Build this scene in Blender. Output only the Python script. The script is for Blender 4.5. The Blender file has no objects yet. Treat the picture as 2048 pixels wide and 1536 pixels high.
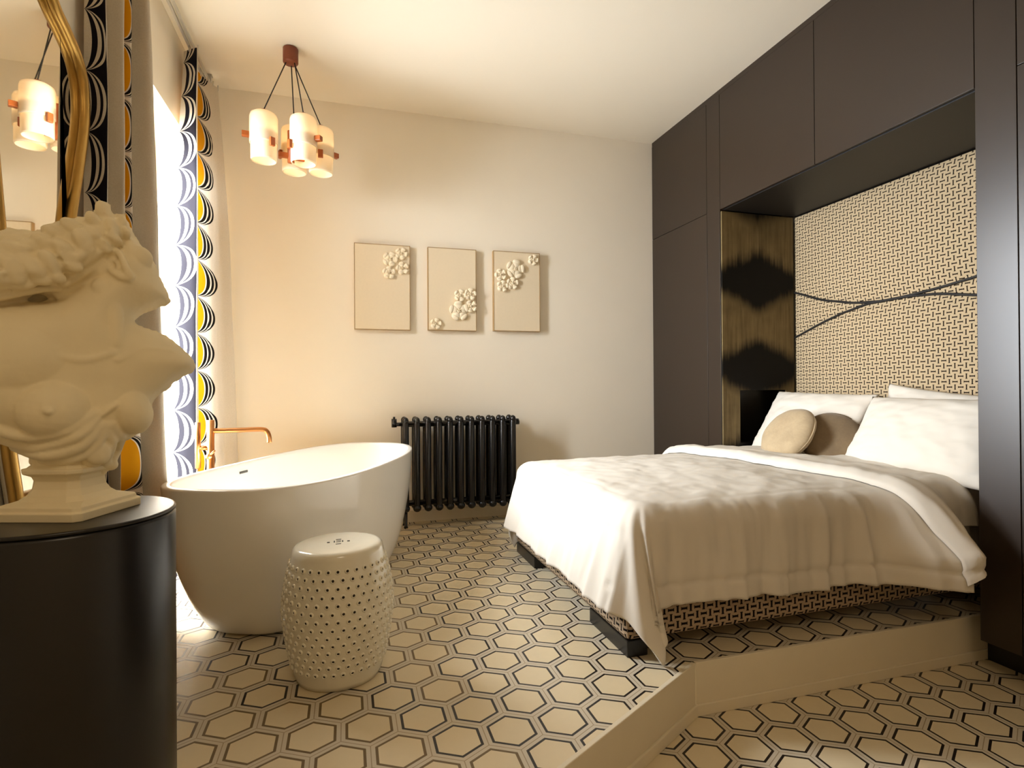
import bpy, bmesh, math, random
import numpy as np
from mathutils import Vector, Matrix, noise
random.seed(7)
PI = math.pi
SC = bpy.context.scene
COL = SC.collection

# ------------------------------------------------------------------ camera
FPX, PITCH, ROLL, YAW = 1121.4, .0049, -.0064, .2869
EYE = Vector((0, 0, 1.0))
R0 = Vector((math.cos(YAW), -math.sin(YAW), 0))
FW = Vector((math.sin(YAW)*math.cos(PITCH), math.cos(YAW)*math.cos(PITCH), math.sin(PITCH)))
U0 = R0.cross(FW)
RT = R0*math.cos(ROLL)+U0*math.sin(ROLL)
UP = U0*math.cos(ROLL)-R0*math.sin(ROLL)
cam = bpy.data.cameras.new('camera')
camo = bpy.data.objects.new('camera', cam); COL.objects.link(camo)
cam.sensor_fit = 'HORIZONTAL'; cam.sensor_width = 36; cam.lens = FPX*36/2048
cam.clip_start = .02
M = Matrix((( RT.x, UP.x, -FW.x, EYE.x), (RT.y, UP.y, -FW.y, EYE.y), (RT.z, UP.z, -FW.z, EYE.z), (0, 0, 0, 1)))
camo.matrix_world = M
SC.camera = camo

# ------------------------------------------------------------------ materials
def lin(c):
    c = c/255
    return c/12.92 if c <= .04045 else ((c+.055)/1.055)**2.4
def rgb(h):
    return tuple(lin(int(h[i:i+2], 16)) for i in (0, 2, 4))+(1,)

class X:
    """tiny expression builder over shader math nodes"""
    def __init__(s, nt, sock): s.nt, s.s = nt, sock
    def _m(s, op, *a):
        n = s.nt.nodes.new('ShaderNodeMath'); n.operation = op
        for i, v in enumerate(a):
            if isinstance(v, X): s.nt.links.new(v.s, n.inputs[i])
            else: n.inputs[i].default_value = v
        return X(s.nt, n.outputs[0])
    def __add__(s, o): return s._m('ADD', s, o)
    __radd__ = __add__
    def __sub__(s, o): return s._m('SUBTRACT', s, o)
    def __rsub__(s, o): return s._m('SUBTRACT', o, s)
    def __mul__(s, o): return s._m('MULTIPLY', s, o)
    __rmul__ = __mul__
    def __truediv__(s, o): return s._m('DIVIDE', s, o)
    def fl(s): return s._m('FLOOR', s)
    def fr(s): return s._m('FRACT', s)
    def ab(s): return s._m('ABSOLUTE', s)
    def sq(s): return s._m('SQRT', s)
    def mx(s, o): return s._m('MAXIMUM', s, o)
    def mn(s, o): return s._m('MINIMUM', s, o)
    def lt(s, o): return s._m('LESS_THAN', s, o)
    def gt(s, o): return s._m('GREATER_THAN', s, o)
    def between(s, a, b): return s.gt(a)*s.lt(b)
    def step(s, a, b):
        n = s.nt.nodes.new('ShaderNodeMapRange'); n.interpolation_type = 'SMOOTHSTEP'
        s.nt.links.new(s.s, n.inputs[0]); n.inputs[1].default_value = a; n.inputs[2].default_value = b
        return X(s.nt, n.outputs[0])

def mixc(nt, fac, a, b):
    n = nt.nodes.new('ShaderNodeMix'); n.data_type = 'RGBA'
    fs, A, B = n.inputs[0], n.inputs[6], n.inputs[7]
    if isinstance(fac, X): nt.links.new(fac.s, fs)
    elif hasattr(fac, 'links'): nt.links.new(fac, fs)
    else: fs.default_value = fac
    for v, t in ((a, A), (b, B)):
        if isinstance(v, tuple): t.default_value = v
        else: nt.links.new(v, t)
    return n.outputs[2]

def newmat(name):
    m = bpy.data.materials.new(name); m.use_nodes = True
    nt = m.node_tree
    return m, nt, nt.nodes['Principled BSDF']
def objco(nt):
    n = nt.nodes.new('ShaderNodeTexCoord'); sp = nt.nodes.new('ShaderNodeSeparateXYZ')
    nt.links.new(n.outputs['Object'], sp.inputs[0])
    return n, [X(nt, sp.outputs[i]) for i in range(3)]
def uvco(nt):
    n = nt.nodes.new('ShaderNodeUVMap'); sp = nt.nodes.new('ShaderNodeSeparateXYZ')
    nt.links.new(n.outputs[0], sp.inputs[0])
    return [X(nt, sp.outputs[i]) for i in range(2)]
def noisen(nt, scale, detail=3, vec=None, rough=.5):
    n = nt.nodes.new('ShaderNodeTexNoise'); n.inputs['Scale'].default_value = scale
    n.inputs['Detail'].default_value = detail; n.inputs['Roughness'].default_value = rough
    if vec is None:
        t = nt.nodes.new('ShaderNodeTexCoord'); vec = t.outputs['Object']
    nt.links.new(vec, n.inputs['Vector'])
    return n.outputs[0]
def bump(nt, bs, h, strength=.2, dist=.01):
    b = nt.nodes.new('ShaderNodeBump'); b.inputs['Strength'].default_value = strength
    b.inputs['Distance'].default_value = dist
    nt.links.new(h.s if isinstance(h, X) else h, b.inputs['Height'])
    nt.links.new(b.outputs[0], bs.inputs['Normal'])
def pbr(name, col, rough=.5, metal=0, var=.06, nscale=12, bs_=.05, bdist=.004, spec=.5, coat=0, sss=0):
    m, nt, bs = newmat(name)
    c = rgb(col) if isinstance(col, str) else col
    n = noisen(nt, nscale)
    d = tuple(x*(1-var) for x in c[:3])+(1,); l = tuple(min(1, x*(1+var)) for x in c[:3])+(1,)
    nt.links.new(mixc(nt, n, d, l), bs.inputs['Base Color'])
    bs.inputs['Roughness'].default_value = rough; bs.inputs['Metallic'].default_value = metal
    bs.inputs['Specular IOR Level'].default_value = spec
    bs.inputs['Coat Weight'].default_value = coat
    if sss:
        bs.inputs['Subsurface Weight'].default_value = sss; bs.inputs['Subsurface Radius'].default_value = (.02, .015, .01)
    if bs_: bump(nt, bs, noisen(nt, nscale*6), bs_, bdist)
    return m

WALL = pbr('plaster_cream', 'F4EBDA', .8, var=.03, nscale=2.5, bs_=.05, spec=.2)
CEIL = pbr('ceiling_paint', 'F5ECDA', .9, var=.02, nscale=2, bs_=.02, spec=.1)
WHITEP = pbr('white_trim_paint', 'DCD0B6', .45, var=.03, bs_=.02)
WINP = pbr('window_paint', 'E8E2D4', .4, var=.02, bs_=.02)
BROWN = pbr('dark_brown_lacquer', '2B2017', .33, var=.05, nscale=3, bs_=.015, spec=.5)
BLACKP = pbr('black_panel', '110C09', .5, var=.1, nscale=5, bs_=.02)
BLACKL = pbr('black_lacquer', '0D0A08', .3, var=.08, nscale=4, bs_=.02, spec=.5)
TUBM = pbr('white_solid_surface', 'EFEAE0', .12, var=.01, bs_=0, spec=.5)
CERAM = pbr('glazed_ceramic', 'E4DDC8', .12, var=.04, nscale=20, bs_=.03, spec=.6)
HOLE = pbr('dark_hole', '2A2119', .8, var=.1, bs_=0)
CHROMED = pbr('dark_chrome', '55524E', .25, 1, bs_=0)
COPPER = pbr('brushed_copper', 'C98A54', .28, 1, var=.06, nscale=30, bs_=.03)
IRON = pbr('cast_iron_black', '141313', .26, .2, var=.1, nscale=30, bs_=.06, spec=.6)
PLASTER = pbr('plaster_bust', 'EBDDB9', .6, var=.06, nscale=14, bs_=.12, bdist=.003, spec=.3)
GOLD = pbr('gilded_frame', 'C79F57', .36, .9, var=.10, nscale=25, bs_=.03)
LINEN = pbr('white_cotton', 'D4CCBF', .85, var=.02, nscale=8, bs_=.06, bdist=.002, spec=.15)
PILLOWM = pbr('pillow_cotton', 'DAD2C5', .85, var=.02, nscale=8, bs_=.06, bdist=.002, spec=.15)
CANVAS = pbr('relief_canvas', 'E6D6BA', .8, var=.03, nscale=60, bs_=.15, bdist=.002, spec=.15)
CANEDGE = pbr('canvas_frame_wood', 'A98A5E', .6, var=.1, nscale=30)
FLOWER = pbr('plaster_flower', 'EFE2C8', .7, var=.03, nscale=30, spec=.2)
TEAK = pbr('teak_wood', 'A4541F', .4, var=.25, nscale=18, bs_=.05)
TEAKD = pbr('teak_canopy', '7A3A1C', .45, var=.2, nscale=20, bs_=.05)
CORD = pbr('black_cord', '17130F', .6, bs_=0)
RAILM = pbr('white_aluminium', 'C9C6BE', .35, .5, bs_=0)
MATT = pbr('mattress_ticking', 'E7DFCE', .85)

def opal():
    m, nt, bs = newmat('opal_glass')
    bs.inputs['Base Color'].default_value = rgb('F4EAD6'); bs.inputs['Roughness'].default_value = .2
    n = noisen(nt, 9); nt.links.new(mixc(nt, n, rgb('F0E4CC'), rgb('F8F0DF')), bs.inputs['Base Color'])
    tr = nt.nodes.new('ShaderNodeBsdfTranslucent'); tr.inputs[0].default_value = rgb('FBEFD8')
    mx = nt.nodes.new('ShaderNodeMixShader'); mx.inputs[0].default_value = .35
    out = nt.nodes['Material Output']
    nt.links.new(bs.outputs[0], mx.inputs[1]); nt.links.new(tr.outputs[0], mx.inputs[2]); nt.links.new(mx.outputs[0], out.inputs[0])
    return m
OPAL = opal()
def pane():
    m, nt, bs = newmat('window_glass')
    tr = nt.nodes.new('ShaderNodeBsdfTransparent'); gl = nt.nodes.new('ShaderNodeBsdfGlossy'); gl.inputs['Roughness'].default_value = .02
    fr = nt.nodes.new('ShaderNodeFresnel'); fr.inputs[0].default_value = 1.45
    mx = nt.nodes.new('ShaderNodeMixShader'); nt.links.new(fr.outputs[0], mx.inputs[0])
    nt.links.new(tr.outputs[0], mx.inputs[1]); nt.links.new(gl.outputs[0], mx.inputs[2])
    nt.links.new(mx.outputs[0], nt.nodes['Material Output'].inputs[0])
    return m
GLASS = pane()
def mirror_m():
    m, nt, bs = newmat('silvered_mirror')
    bs.inputs['Metallic'].default_value = 1; bs.inputs['Roughness'].default_value = .015
    nt.links.new(mixc(nt, noisen(nt, 2), rgb('EFE9DA'), rgb('F4EFE2')), bs.inputs['Base Color'])
    return m
MIRROR = mirror_m()
def tilemat(name, col, rough=.42):
    m, nt, bs = newmat(name)
    c = rgb(col); a = noisen(nt, 1.7); b = noisen(nt, 40)
    d = tuple(x*.9 for x in c[:3])+(1,); l = tuple(min(1, x*1.08) for x in c[:3])+(1,)
    k = X(nt, a)*.75+X(nt, b)*.25
    nt.links.new(mixc(nt, k, d, l), bs.inputs['Base Color'])
    bs.inputs['Roughness'].default_value = rough
    bump(nt, bs, b, .04, .002)
    return m
T_IN = tilemat('cement_tile_cream', 'DACAA8'); T_BLK = tilemat('cement_tile_black', '150D08'); T_KH = tilemat('cement_tile_khaki', '6B5634')
T_BAND = tilemat('cement_tile_greige', 'C9BEA9'); T_GR = tilemat('grout', 'A08F72', .7)

def weave(name, base, dark, cell, wd=.105):
    """basket weave of short dark bars, horizontal and vertical in turn, on UV metres"""
    m, nt, bs = newmat(name)
    u, v = uvco(nt)
    a, b = u/cell, v/cell
    par = ((a.fl()+b.fl())*.5).fr().gt(.25)
    p, q = a.fr()-.5, b.fr()-.5
    def bar(s, t):   # long along s
        body = s.ab().lt(.46)*t.ab().lt(wd)
        cap = (s.ab()-.42).ab().lt(.06)*t.ab().lt(wd+.07)
        return body.mx(cap)
    mask = bar(p, q)*par+bar(q, p)*(1-par)
    n = noisen(nt, 60)
    base1 = mixc(nt, n, tuple(x*.9 for x in rgb(base)[:3])+(1,), rgb(base))
    nt.links.new(mixc(nt, mask, base1, rgb(dark)), bs.inputs['Base Color'])
    bs.inputs['Roughness'].default_value = .9; bs.inputs['Specular IOR Level'].default_value = .1
    bump(nt, bs, mask, .15, .002)
    return m
WEAVE = weave('woven_headboard_fabric', 'C0AA88', '1E1612', .0285)
WEAVE_SHADED = weave('woven_shaded_fabric', 'A8937A', '17110E', .0285, .15)  # headboard weave again, shade of the bed base darkened into its colour; thicker bars

def ikat():
    m, nt, bs = newmat('ikat_wallpaper')
    tc, (x, y, z) = objco(nt)
    mp = nt.nodes.new('ShaderNodeMapping'); mp.inputs['Scale'].default_value = (60, 1, 3)
    nt.links.new(tc.outputs['Object'], mp.inputs[0])
    st = X(nt, noisen(nt, 1.0, 4, mp.outputs[0], .65))
    big = X(nt, noisen(nt, 5, 3))
    # triangle wave across the panel: diamonds meet at its centre
    tri = ((x/.6+.5).fr()-.5).ab()*2         # 0 centre .. 1 edges
    zz = z+(st-.5)*.10+(big-.5)*.12
    per = .62
    w = (zz/per+.21).fr()-.5                     # centre of light band at 0
    half = .17+tri*.2
    mask = (half-w.ab()).step(-.08, .11)
    tone = (st*.8+big*.6-.25)
    gold = mixc(nt, tone, rgb('41361F'), rgb('A08B62'))
    nt.links.new(mixc(nt, mask, rgb('0B0806'), gold), bs.inputs['Base Color'])
    bs.inputs['Roughness'].default_value = .6; bs.inputs['Specular IOR Level'].default_value = .2
    bump(nt, bs, st, .1, .002)
    return m
IKAT = ikat()

def curtain_m():
    """printed linen; uv.x = pattern column (0-1 dark leaf column, 2-3 mustard column, else plain), uv.y = repeats"""
    m, nt, bs = newmat('printed_curtain_linen')
    u, v = uvco(nt)
    row = v.fl()
    wob = ((row*12.9898)._m('SINE', row*12.9898)*43758.5).fr()-.5
    q = (v.fr()-.5)/(.5)
    q2 = q*q
    one = (1.0-q2).mx(.0)._m('POWER', (1.0-q2).mx(.0), .42)      # leaf outline: crescents meet at the knots
    td = u/(one*(.84+wob*.2)+.012)
    light_d = td.lt(.40).mx(td.between(.60, .74)).mx(td.between(.86, 1.0))
    in_d = u.between(-.6, .93)
    ty = (u-2)/(one*(.84+wob*.22)+.012)
    yel = ty.lt(.52)
    blk = ty.between(.57, .70).mx(ty.between(.76, .86)).mx(ty.between(.92, 1.0))
    in_y = u.between(1.75, 3.3)
    weavn = noisen(nt, 220, 2)
    lin_ = mixc(nt, weavn, rgb('C4B8A4'), rgb('D9CFBE'))
    c = mixc(nt, in_y*blk, lin_, rgb('14110F'))
    c = mixc(nt, in_y*yel, c, rgb('C98A0C'))
    c = mixc(nt, in_d*(1-light_d), c, rgb('17141A'))
    nt.links.new(c, bs.inputs['Base Color'])
    bs.inputs['Roughness'].default_value = .9; bs.inputs['Specular IOR Level'].default_value = .1
    tr = nt.nodes.new('ShaderNodeBsdfTranslucent'); nt.links.new(c, tr.inputs[0])
    mx = nt.nodes.new('ShaderNodeMixShader'); mx.inputs[0].default_value = .07
    nt.links.new(bs.outputs[0], mx.inputs[1]); nt.links.new(tr.outputs[0], mx.inputs[2])
    nt.links.new(mx.outputs[0], nt.nodes['Material Output'].inputs[0])
    return m
CURT = curtain_m()
def suede(name, a, b):
    m, nt, bs = newmat(name)
    n = X(nt, noisen(nt, 14, 4)); f = X(nt, noisen(nt, 90, 2))
    nt.links.new(mixc(nt, n*.7+f*.3, rgb(a), rgb(b)), bs.inputs['Base Color'])
    bs.inputs['Roughness'].default_value = .85; bs.inputs['Sheen Weight'].default_value = .2
    bump(nt, bs, f, .2, .003)
    return m
SUEDE = suede('taupe_velvet', '8F7A5C', 'BFA985'); SUEDE2 = suede('brown_velvet', '63503A', '8C7656')

# ------------------------------------------------------------------ mesh helpers
def link(name, me, mats, parent=None, smooth=False):
    o = bpy.data.objects.new(name, me); COL.objects.link(o)
    for m in (mats if isinstance(mats, (list, tuple)) else [mats]): me.materials.append(m)
    if smooth:
        for p in me.polygons: p.use_smooth = True
    if parent is not None:
        o.parent = parent
    return o
def obj(name, bm, mats, parent=None, smooth=False, recalc=True, bevel=0):
    if recalc: bmesh.ops.recalc_face_normals(bm, faces=bm.faces)
    me = bpy.data.meshes.new(name); bm.to_mesh(me); bm.free()
    o = link(name, me, mats, parent, smooth)
    if bevel:
        b = o.modifiers.new('bevel', 'BEVEL'); b.width = bevel; b.segments = 2; b.limit_method = 'ANGLE'; b.angle_limit = .6
    return o
def thing(name, label, cat, loc=(0, 0, 0), rz=0, group=None):
    o = bpy.data.objects.new(name, None); COL.objects.link(o); o.empty_display_size = .1
    o.location = loc; o.rotation_euler = (0, 0, rz)
    return tag(o, label, cat, group)
def tag(o, label, cat, group=None):
    o['label'] = label; o['category'] = cat
    if group: o['group'] = group
    return o
def struct(o, label=None):
    o['kind'] = 'structure'
    if label: o['label'] = label
    return o
def box(bm, x0, x1, y0, y1, z0, z1, mi=0, mat=None):
    vs = [bm.verts.new((x, y, z)) for x in (x0, x1) for y in (y0, y1) for z in (z0, z1)]
    if mat is not None:
        for v in vs: v.co = mat @ v.co
    for f in ((0, 1, 3, 2), (4, 6, 7, 5), (0, 4, 5, 1), (2, 3, 7, 6), (0, 2, 6, 4), (1, 5, 7, 3)):
        fc = bm.faces.new([vs[i] for i in f]); fc.material_index = mi
    return vs
def boxbm(*a, **k):
    bm = bmesh.new(); box(bm, *a, **k); return bm
def lathe(bm, prof, n=48, c=(0, 0), mi=0, cap=True, mat=None):
    rings = []
    for r, z in prof:
        ring = []
        for k in range(n):
            t = 2*PI*k/n
            p = Vector((c[0]+r*math.cos(t), c[1]+r*math.sin(t), z))
            ring.append(bm.verts.new(mat @ p if mat is not None else p))
        rings.append(ring)
    for a, b in zip(rings, rings[1:]):
        for k in range(n):
            f = bm.faces.new((a[k], a[(k+1) % n], b[(k+1) % n], b[k])); f.material_index = mi
    if cap:
        f = bm.faces.new(rings[0][::-1]); f.material_index = mi
        f = bm.faces.new(rings[-1]); f.material_index = mi
    return rings
def tube(bm, pts, r, n=12, mi=0, closed=False, cap=True):
    pts = [Vector(p) for p in pts]; rings = []
    N_ = len(pts); rr = r if hasattr(r, '__len__') else [r]*N_
    up = Vector((0, 0, 1)); prev = None
    for i, p in enumerate(pts):
        if closed: t = (pts[(i+1) % N_]-pts[i-1])
        else: t = pts[min(i+1, N_-1)]-pts[max(i-1, 0)]
        t.normalize()
        if prev is None:
            a = t.orthogonal().normalized()
        else:
            a = (prev-t*prev.dot(t)).normalized()
        prev = a; b = t.cross(a)
        rings.append([bm.verts.new(p+(a*math.cos(2*PI*k/n)+b*math.sin(2*PI*k/n))*rr[i]) for k in range(n)])
    rng = range(N_) if closed else range(N_-1)
    for i in rng:
        A, B = rings[i], rings[(i+1) % N_]
        off = 0
        if closed and i == N_-1:   # untwist the joint
            off = min(range(n), key=lambda o: (A[0].co-B[o].co).length)
        for k in range(n):
            f = bm.faces.new((A[k], A[(k+1) % n], B[(k+1+off) % n], B[(k+off) % n])); f.material_index = mi
    if cap and not closed:
        bm.faces.new(rings[0][::-1]).material_index = mi; bm.faces.new(rings[-1]).material_index = mi
def catmull(pts, m=8, closed=False):
    P = [Vector(p) for p in pts]; out = []; n = len(P)
    rng = range(n) if closed else range(n-1)
    for i in rng:
        g = (lambda k: P[k % n]) if closed else (lambda k: P[max(0, min(n-1, k))])
        p0, p1, p2, p3 = g(i-1), g(i), g(i+1), g(i+2)
        for j in range(m):
            t = j/m
            out.append(.5*((2*p1)+(p2-p0)*t+(2*p0-5*p1+4*p2-p3)*t*t+(3*p1-p0-3*p2+p3)*t**3))
    if not closed: out.append(P[-1])
    return out
def ell(bm, c, r, rot=None, seg=20, ring=12, mi=0):
    M_ = Matrix.Translation(c) @ (rot.to_4x4() if rot is not None else Matrix.Identity(4)) @ Matrix.Diagonal((r[0], r[1], r[2], 1))
    res = bmesh.ops.create_uvsphere(bm, u_segments=seg, v_segments=ring, radius=1, matrix=M_)
    if mi:
        for v in res['verts']:
            for f in v.link_faces: f.material_index = mi
def grid(name, fn, nu, nv, mats, parent=None, uv=None, smooth=True, closeu=False, solid=0):
    vs = np.array([fn(i/nu, j/nv) for i in range(nu+(0 if closeu else 1)) for j in range(nv+1)], float)
    faces = []; NU = nu if closeu else nu+1
    for i in range(nu):
        for j in range(nv):
            a = i*(nv+1)+j; b = ((i+1) % NU)*(nv+1)+j
            faces.append((a, b, b+1, a+1))
    me = bpy.data.meshes.new(name); me.from_pydata(vs.tolist(), [], faces); me.update()
    if uv is not None:
        l = me.uv_layers.new(name='UVMap')
        UVs = [uv(i/nu, j/nv) for i in range(nu+1) for j in range(nv+1)]
        k = 0
        for i in range(nu):
            for j in range(nv):
                for a, b in ((i, j), (i+1, j), (i+1, j+1), (i, j+1)):
                    l.data[k].uv = UVs[a*(nv+1)+b]; k += 1
    o = link(name, me, mats, parent, smooth)
    if solid:
        s = o.modifiers.new('solid', 'SOLIDIFY'); s.thickness = solid; s.offset = -1
    return o
def dup(root, loc=None, rz=None):
    r = root.copy(); COL.objects.link(r)
    if loc is not None: r.location = loc
    if rz is not None: r.rotation_euler = (0, 0, rz)
    for ch in list(root.children):
        c = ch.copy(); COL.objects.link(c); c.parent = r
        for g in list(ch.children):
            d = g.copy(); COL.objects.link(d); d.parent = c
    return r
def lerp(a, b, t): return a+(b-a)*t
def interp(x, pts):
    return float(np.interp(x, [p[0] for p in pts], [p[1] for p in pts]))

# ------------------------------------------------------------------ room
LW, RW, BW, FRONT = -.93, 3.16, 4.218, -2.4     # left, right, back, behind-the-camera walls
CZ, STEP = 3.053, -.188
WF, NB = 2.486, 3.09                               # wardrobe front plane, niche back plane
NY0, NY1, NZ = 1.668, 3.297, 2.217                 # niche right side, left side, top
WY0, WY1, WZ = 2.84, 3.98, 2.54                    # window opening in the left wall

def bis(bm, co, no, inner=True):
    bmesh.ops.bisect_plane(bm, geom=bm.verts[:]+bm.edges[:]+bm.faces[:], plane_co=co, plane_no=no, clear_outer=not inner, clear_inner=inner)
DC = Vector((1.20, 1.755, 0)); DD = Vector((-.866, -.5, 0)); DN = Vector((-.5, .866, 0))   # step corner, diagonal run and its upper-floor side
HR = [(math.sin(k*PI/3), math.cos(k*PI/3)) for k in range(6)]
def tilebm(s, u0, v0, z, x0, x1, y0, y1, khaki):
    bm = bmesh.new(); R = s/math.sqrt(3)
    for j in range(-40, 40):
        for i in range(-60, 60):
            cx, cy = u0+s*(i+j*.5), v0-s*j*.8660254
            if not (x0-R < cx < x1+R and y0-R < cy < y1+R): continue
            ol = 2 if khaki(i, j) else 1
            prev = None
            for sc, mi in ((1, 4), (.984, 3), (.845, ol), (.745, 0)):
                ring = [bm.verts.new((cx+a*R*sc, cy+b*R*sc, z)) for a, b in HR]
                if prev:
                    for k in range(6):
                        f = bm.faces.new((prev[k], ring[k], ring[(k+1) % 6], prev[(k+1) % 6])); f.material_index = pm
                prev, pm = ring, mi
            f = bm.faces.new(prev[::-1]); f.material_index = 0
    for co, no in (((x0, 0, 0), (1, 0, 0)), ((x1, 0, 0), (-1, 0, 0)), ((0, y0, 0), (0, 1, 0)), ((0, y1, 0), (0, -1, 0))):
        bis(bm, Vector(co), Vector(no))
    return bm
def kh(i, j):
    return i <= -5 or (i == -4 and (j in (-3, -1) or j >= 1)) or (i == -3 and j >= 1) or (i == -2 and j >= 4) or (i > -2 and i+.5*j < -.3)
TM = [T_IN, T_BLK, T_KH, T_BAND, T_GR]
S_ = .1589; UO, VO = .3769, 1.985; UL, VL = 1.3389, 1.6887
a_ = tilebm(S_, UO, VO, 0, -1.36, 3.12, DC.y, BW+.02, kh)
b_ = tilebm(S_, UO, VO, 0, LW-.02, 3.12, -1.0, DC.y, kh)
bis(b_, DC, DN)
tmp = bpy.data.meshes.new('t'); b_.to_mesh(tmp); b_.free(); a_.from_mesh(tmp); bpy.data.meshes.remove(tmp)
for f in a_.faces:
    f.normal_update()
    if f.normal.z < 0: f.normal_flip()
struct(obj('floor', a_, TM, recalc=False), 'upper floor of cream hexagon tiles with dark outlines')
c_ = tilebm(S_, UL, VL, STEP, LW-.02, RW, FRONT-.02, DC.y, lambda i, j: False)
bis(c_, DC, -DN)
for f in c_.faces:
    f.normal_update()
    if f.normal.z < 0: f.normal_flip()
struct(obj('floor', c_, TM, recalc=False), 'lower floor of hexagon tiles below the step')
# step: riser boards with a lower moulding
def riser(name, p, q, nrm, label):
    bm = bmesh.new(); d = (q-p); L = d.length; d.normalize()
    Mx = Matrix(((d.x, nrm.x, 0, p.x), (d.y, nrm.y, 0, p.y), (0, 0, 1, 0), (0, 0, 0, 1)))
    box(bm, 0, L, -.016, 0, STEP, .002, mat=Mx)
    box(bm, 0, L, -.001, .009, STEP, STEP+.042, mat=Mx)
    struct(obj(name, bm, WHITEP, bevel=.0025), label)
riser('trim_1', DC+Vector((-.016*0, 0, 0)), Vector((3.12, DC.y, 0)), Vector((0, -1, 0)), 'cream step riser running under the bed side')
riser('trim_2', DC+DD*2.46, DC, Vector((.5, -.866, 0)), 'cream step riser running diagonally to the front')

def wallbox(name, *a, m=WALL, label=None): return struct(obj(name, boxbm(*a), m), label)
wallbox('wall_back', LW-.5, RW+.1, BW, BW+.12, STEP, CZ)
wallbox('wall_right', RW, RW+.1, FRONT, BW, STEP, CZ)
wallbox('wall_front', LW-.1, RW+.1, FRONT-.12, FRONT, STEP, CZ)
wallbox('ceiling', LW-.5, RW+.1, FRONT-.12, BW+.12, CZ, CZ+.1, m=CEIL)
bm = bmesh.new()
RD = -1.36                                          # depth of the window recess
box(bm, RD, LW, FRONT, WY0, STEP, CZ); box(bm, RD, LW, WY1, BW, STEP, CZ); box(bm, RD, LW, WY0, WY1, WZ, CZ)
struct(obj('wall_left', bm, WALL))
struct(obj('baseboard_back', boxbm(LW, 2.5, BW-.014, BW, 0, .085), WHITEP, bevel=.003))

# window: fixed frame with transom, two casements swung open into the recess
win = thing('window_1', 'tall bright window in a deep recess behind the curtains', 'window', (0, 0, 0)); del win['category']; win['kind'] = 'structure'
bm = bmesh.new(); wx0, wx1 = RD-.02, RD+.05
for a in ((WY0, WY0+.06, .02, WZ), (WY1-.06, WY1, .02, WZ), (WY0+.06, WY1-.06, WZ-.07, WZ), (WY0+.06, WY1-.06, .02, .08), (WY0+.06, WY1-.06, 2.20, 2.27)):
    box(bm, wx0, wx1, *a)
obj('window_frame', bm, WINP, win, bevel=.004)
obj('window_pane', boxbm(RD+.01, RD+.016, WY0+.06, WY1-.06, 2.27, WZ-.07), GLASS, win)
def casement(y, sgn):
    bm = bmesh.new(); W = .36; x0 = RD+.06
    y0, y1 = (y, y+.045)
    box(bm, x0, x0+.055, y0, y1, .1, 2.19); box(bm, x0+W-.055, x0+W, y0, y1, .1, 2.19)
    box(bm, x0+.055, x0+W-.055, y0, y1, 2.12, 2.19); box(bm, x0+.055, x0+W-.055, y0, y1, .1, .2); box(bm, x0+.055, x0+W-.055, y0, y1, 1.1, 1.14)
    c = obj('casement', bm, WINP, win, bevel=.004)
    obj('window_pane', boxbm(x0+.055, x0+W-.055, y0+.018, y0+.024, .2, 2.12), GLASS, c)
casement(WY1-.09, 1); casement(WY0+.05, -1)

# ------------------------------------------------------------------ built-in wardrobe round the bed niche
G = .0035
def cabinet(label, y0, y1, z0, z1, doors, x1=3.14, carc0=None, m=BROWN):
    t = thing('wardrobe_unit', label, 'cabinet', (WF, (y0+y1)/2, z0), 0, None)
    c0 = WF+.022
    b = obj('carcass', boxbm(c0-WF, x1-WF, y0-(y0+y1)/2+.001, y1-(y0+y1)/2-.001, 0, z1-z0), BLACKP, t)
    for (d0, d1, e0, e1) in doors:
        obj('door', boxbm(0, .02, d0-(y0+y1)/2+G/2, d1-(y0+y1)/2-G/2, e0-z0+G/2, e1-z0-G/2), m, t, bevel=.0012)
    return t
TOPZ = CZ-.035
cabinet('tall dark brown wardrobe unit in the back corner left of the bed niche', NY1+.16, BW-.012, .0, TOPZ, [(3.457, BW-.014, .06, 2.232), (3.457, BW-.014, 2.232, TOPZ)])
cabinet('dark brown overhead cabinet above the bed nearer the back wall', 2.49, NY1+.012, NZ, TOPZ, [(2.49, 3.309, NZ, TOPZ)])
cabinet('dark brown overhead cabinet above the bed nearer the camera', NY0, 2.49, NZ, TOPZ, [(NY0, 2.49, NZ, TOPZ)])
cabinet('tall dark brown wardrobe unit at the right edge of the picture', .55, 1.517, -.05, TOPZ, [(1.04, 1.517, -.05, 2.225), (1.04, 1.517, 2.225, TOPZ), (.55, 1.04, -.05, 2.225), (.55, 1.04, 2.225, TOPZ)])
o = obj('filler_panel', boxbm(WF, WF+.05, NY1+.0135, NY1+.158, 0, TOPZ), BROWN, bevel=.0012); tag(o, 'narrow dark brown upright panel between the niche and the corner wardrobe', 'panel')
o = obj('filler_panel', boxbm(WF, 3.14, 1.5185, NY0-.001, -.05, TOPZ), BROWN, bevel=.0012); tag(o, 'narrow dark brown upright panel at the right end of the bed niche', 'panel')
struct(obj('trim_3', boxbm(WF+.004, WF+.03, .55, BW-.012, TOPZ+.002, CZ), BROWN), 'dark strip between cabinets and ceiling')
struct(obj('trim_4', boxbm(2.645, 2.67, .55, DC.y-.0102, STEP, -.05), BLACKL), 'recessed black kick board of the right wardrobe')
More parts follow.
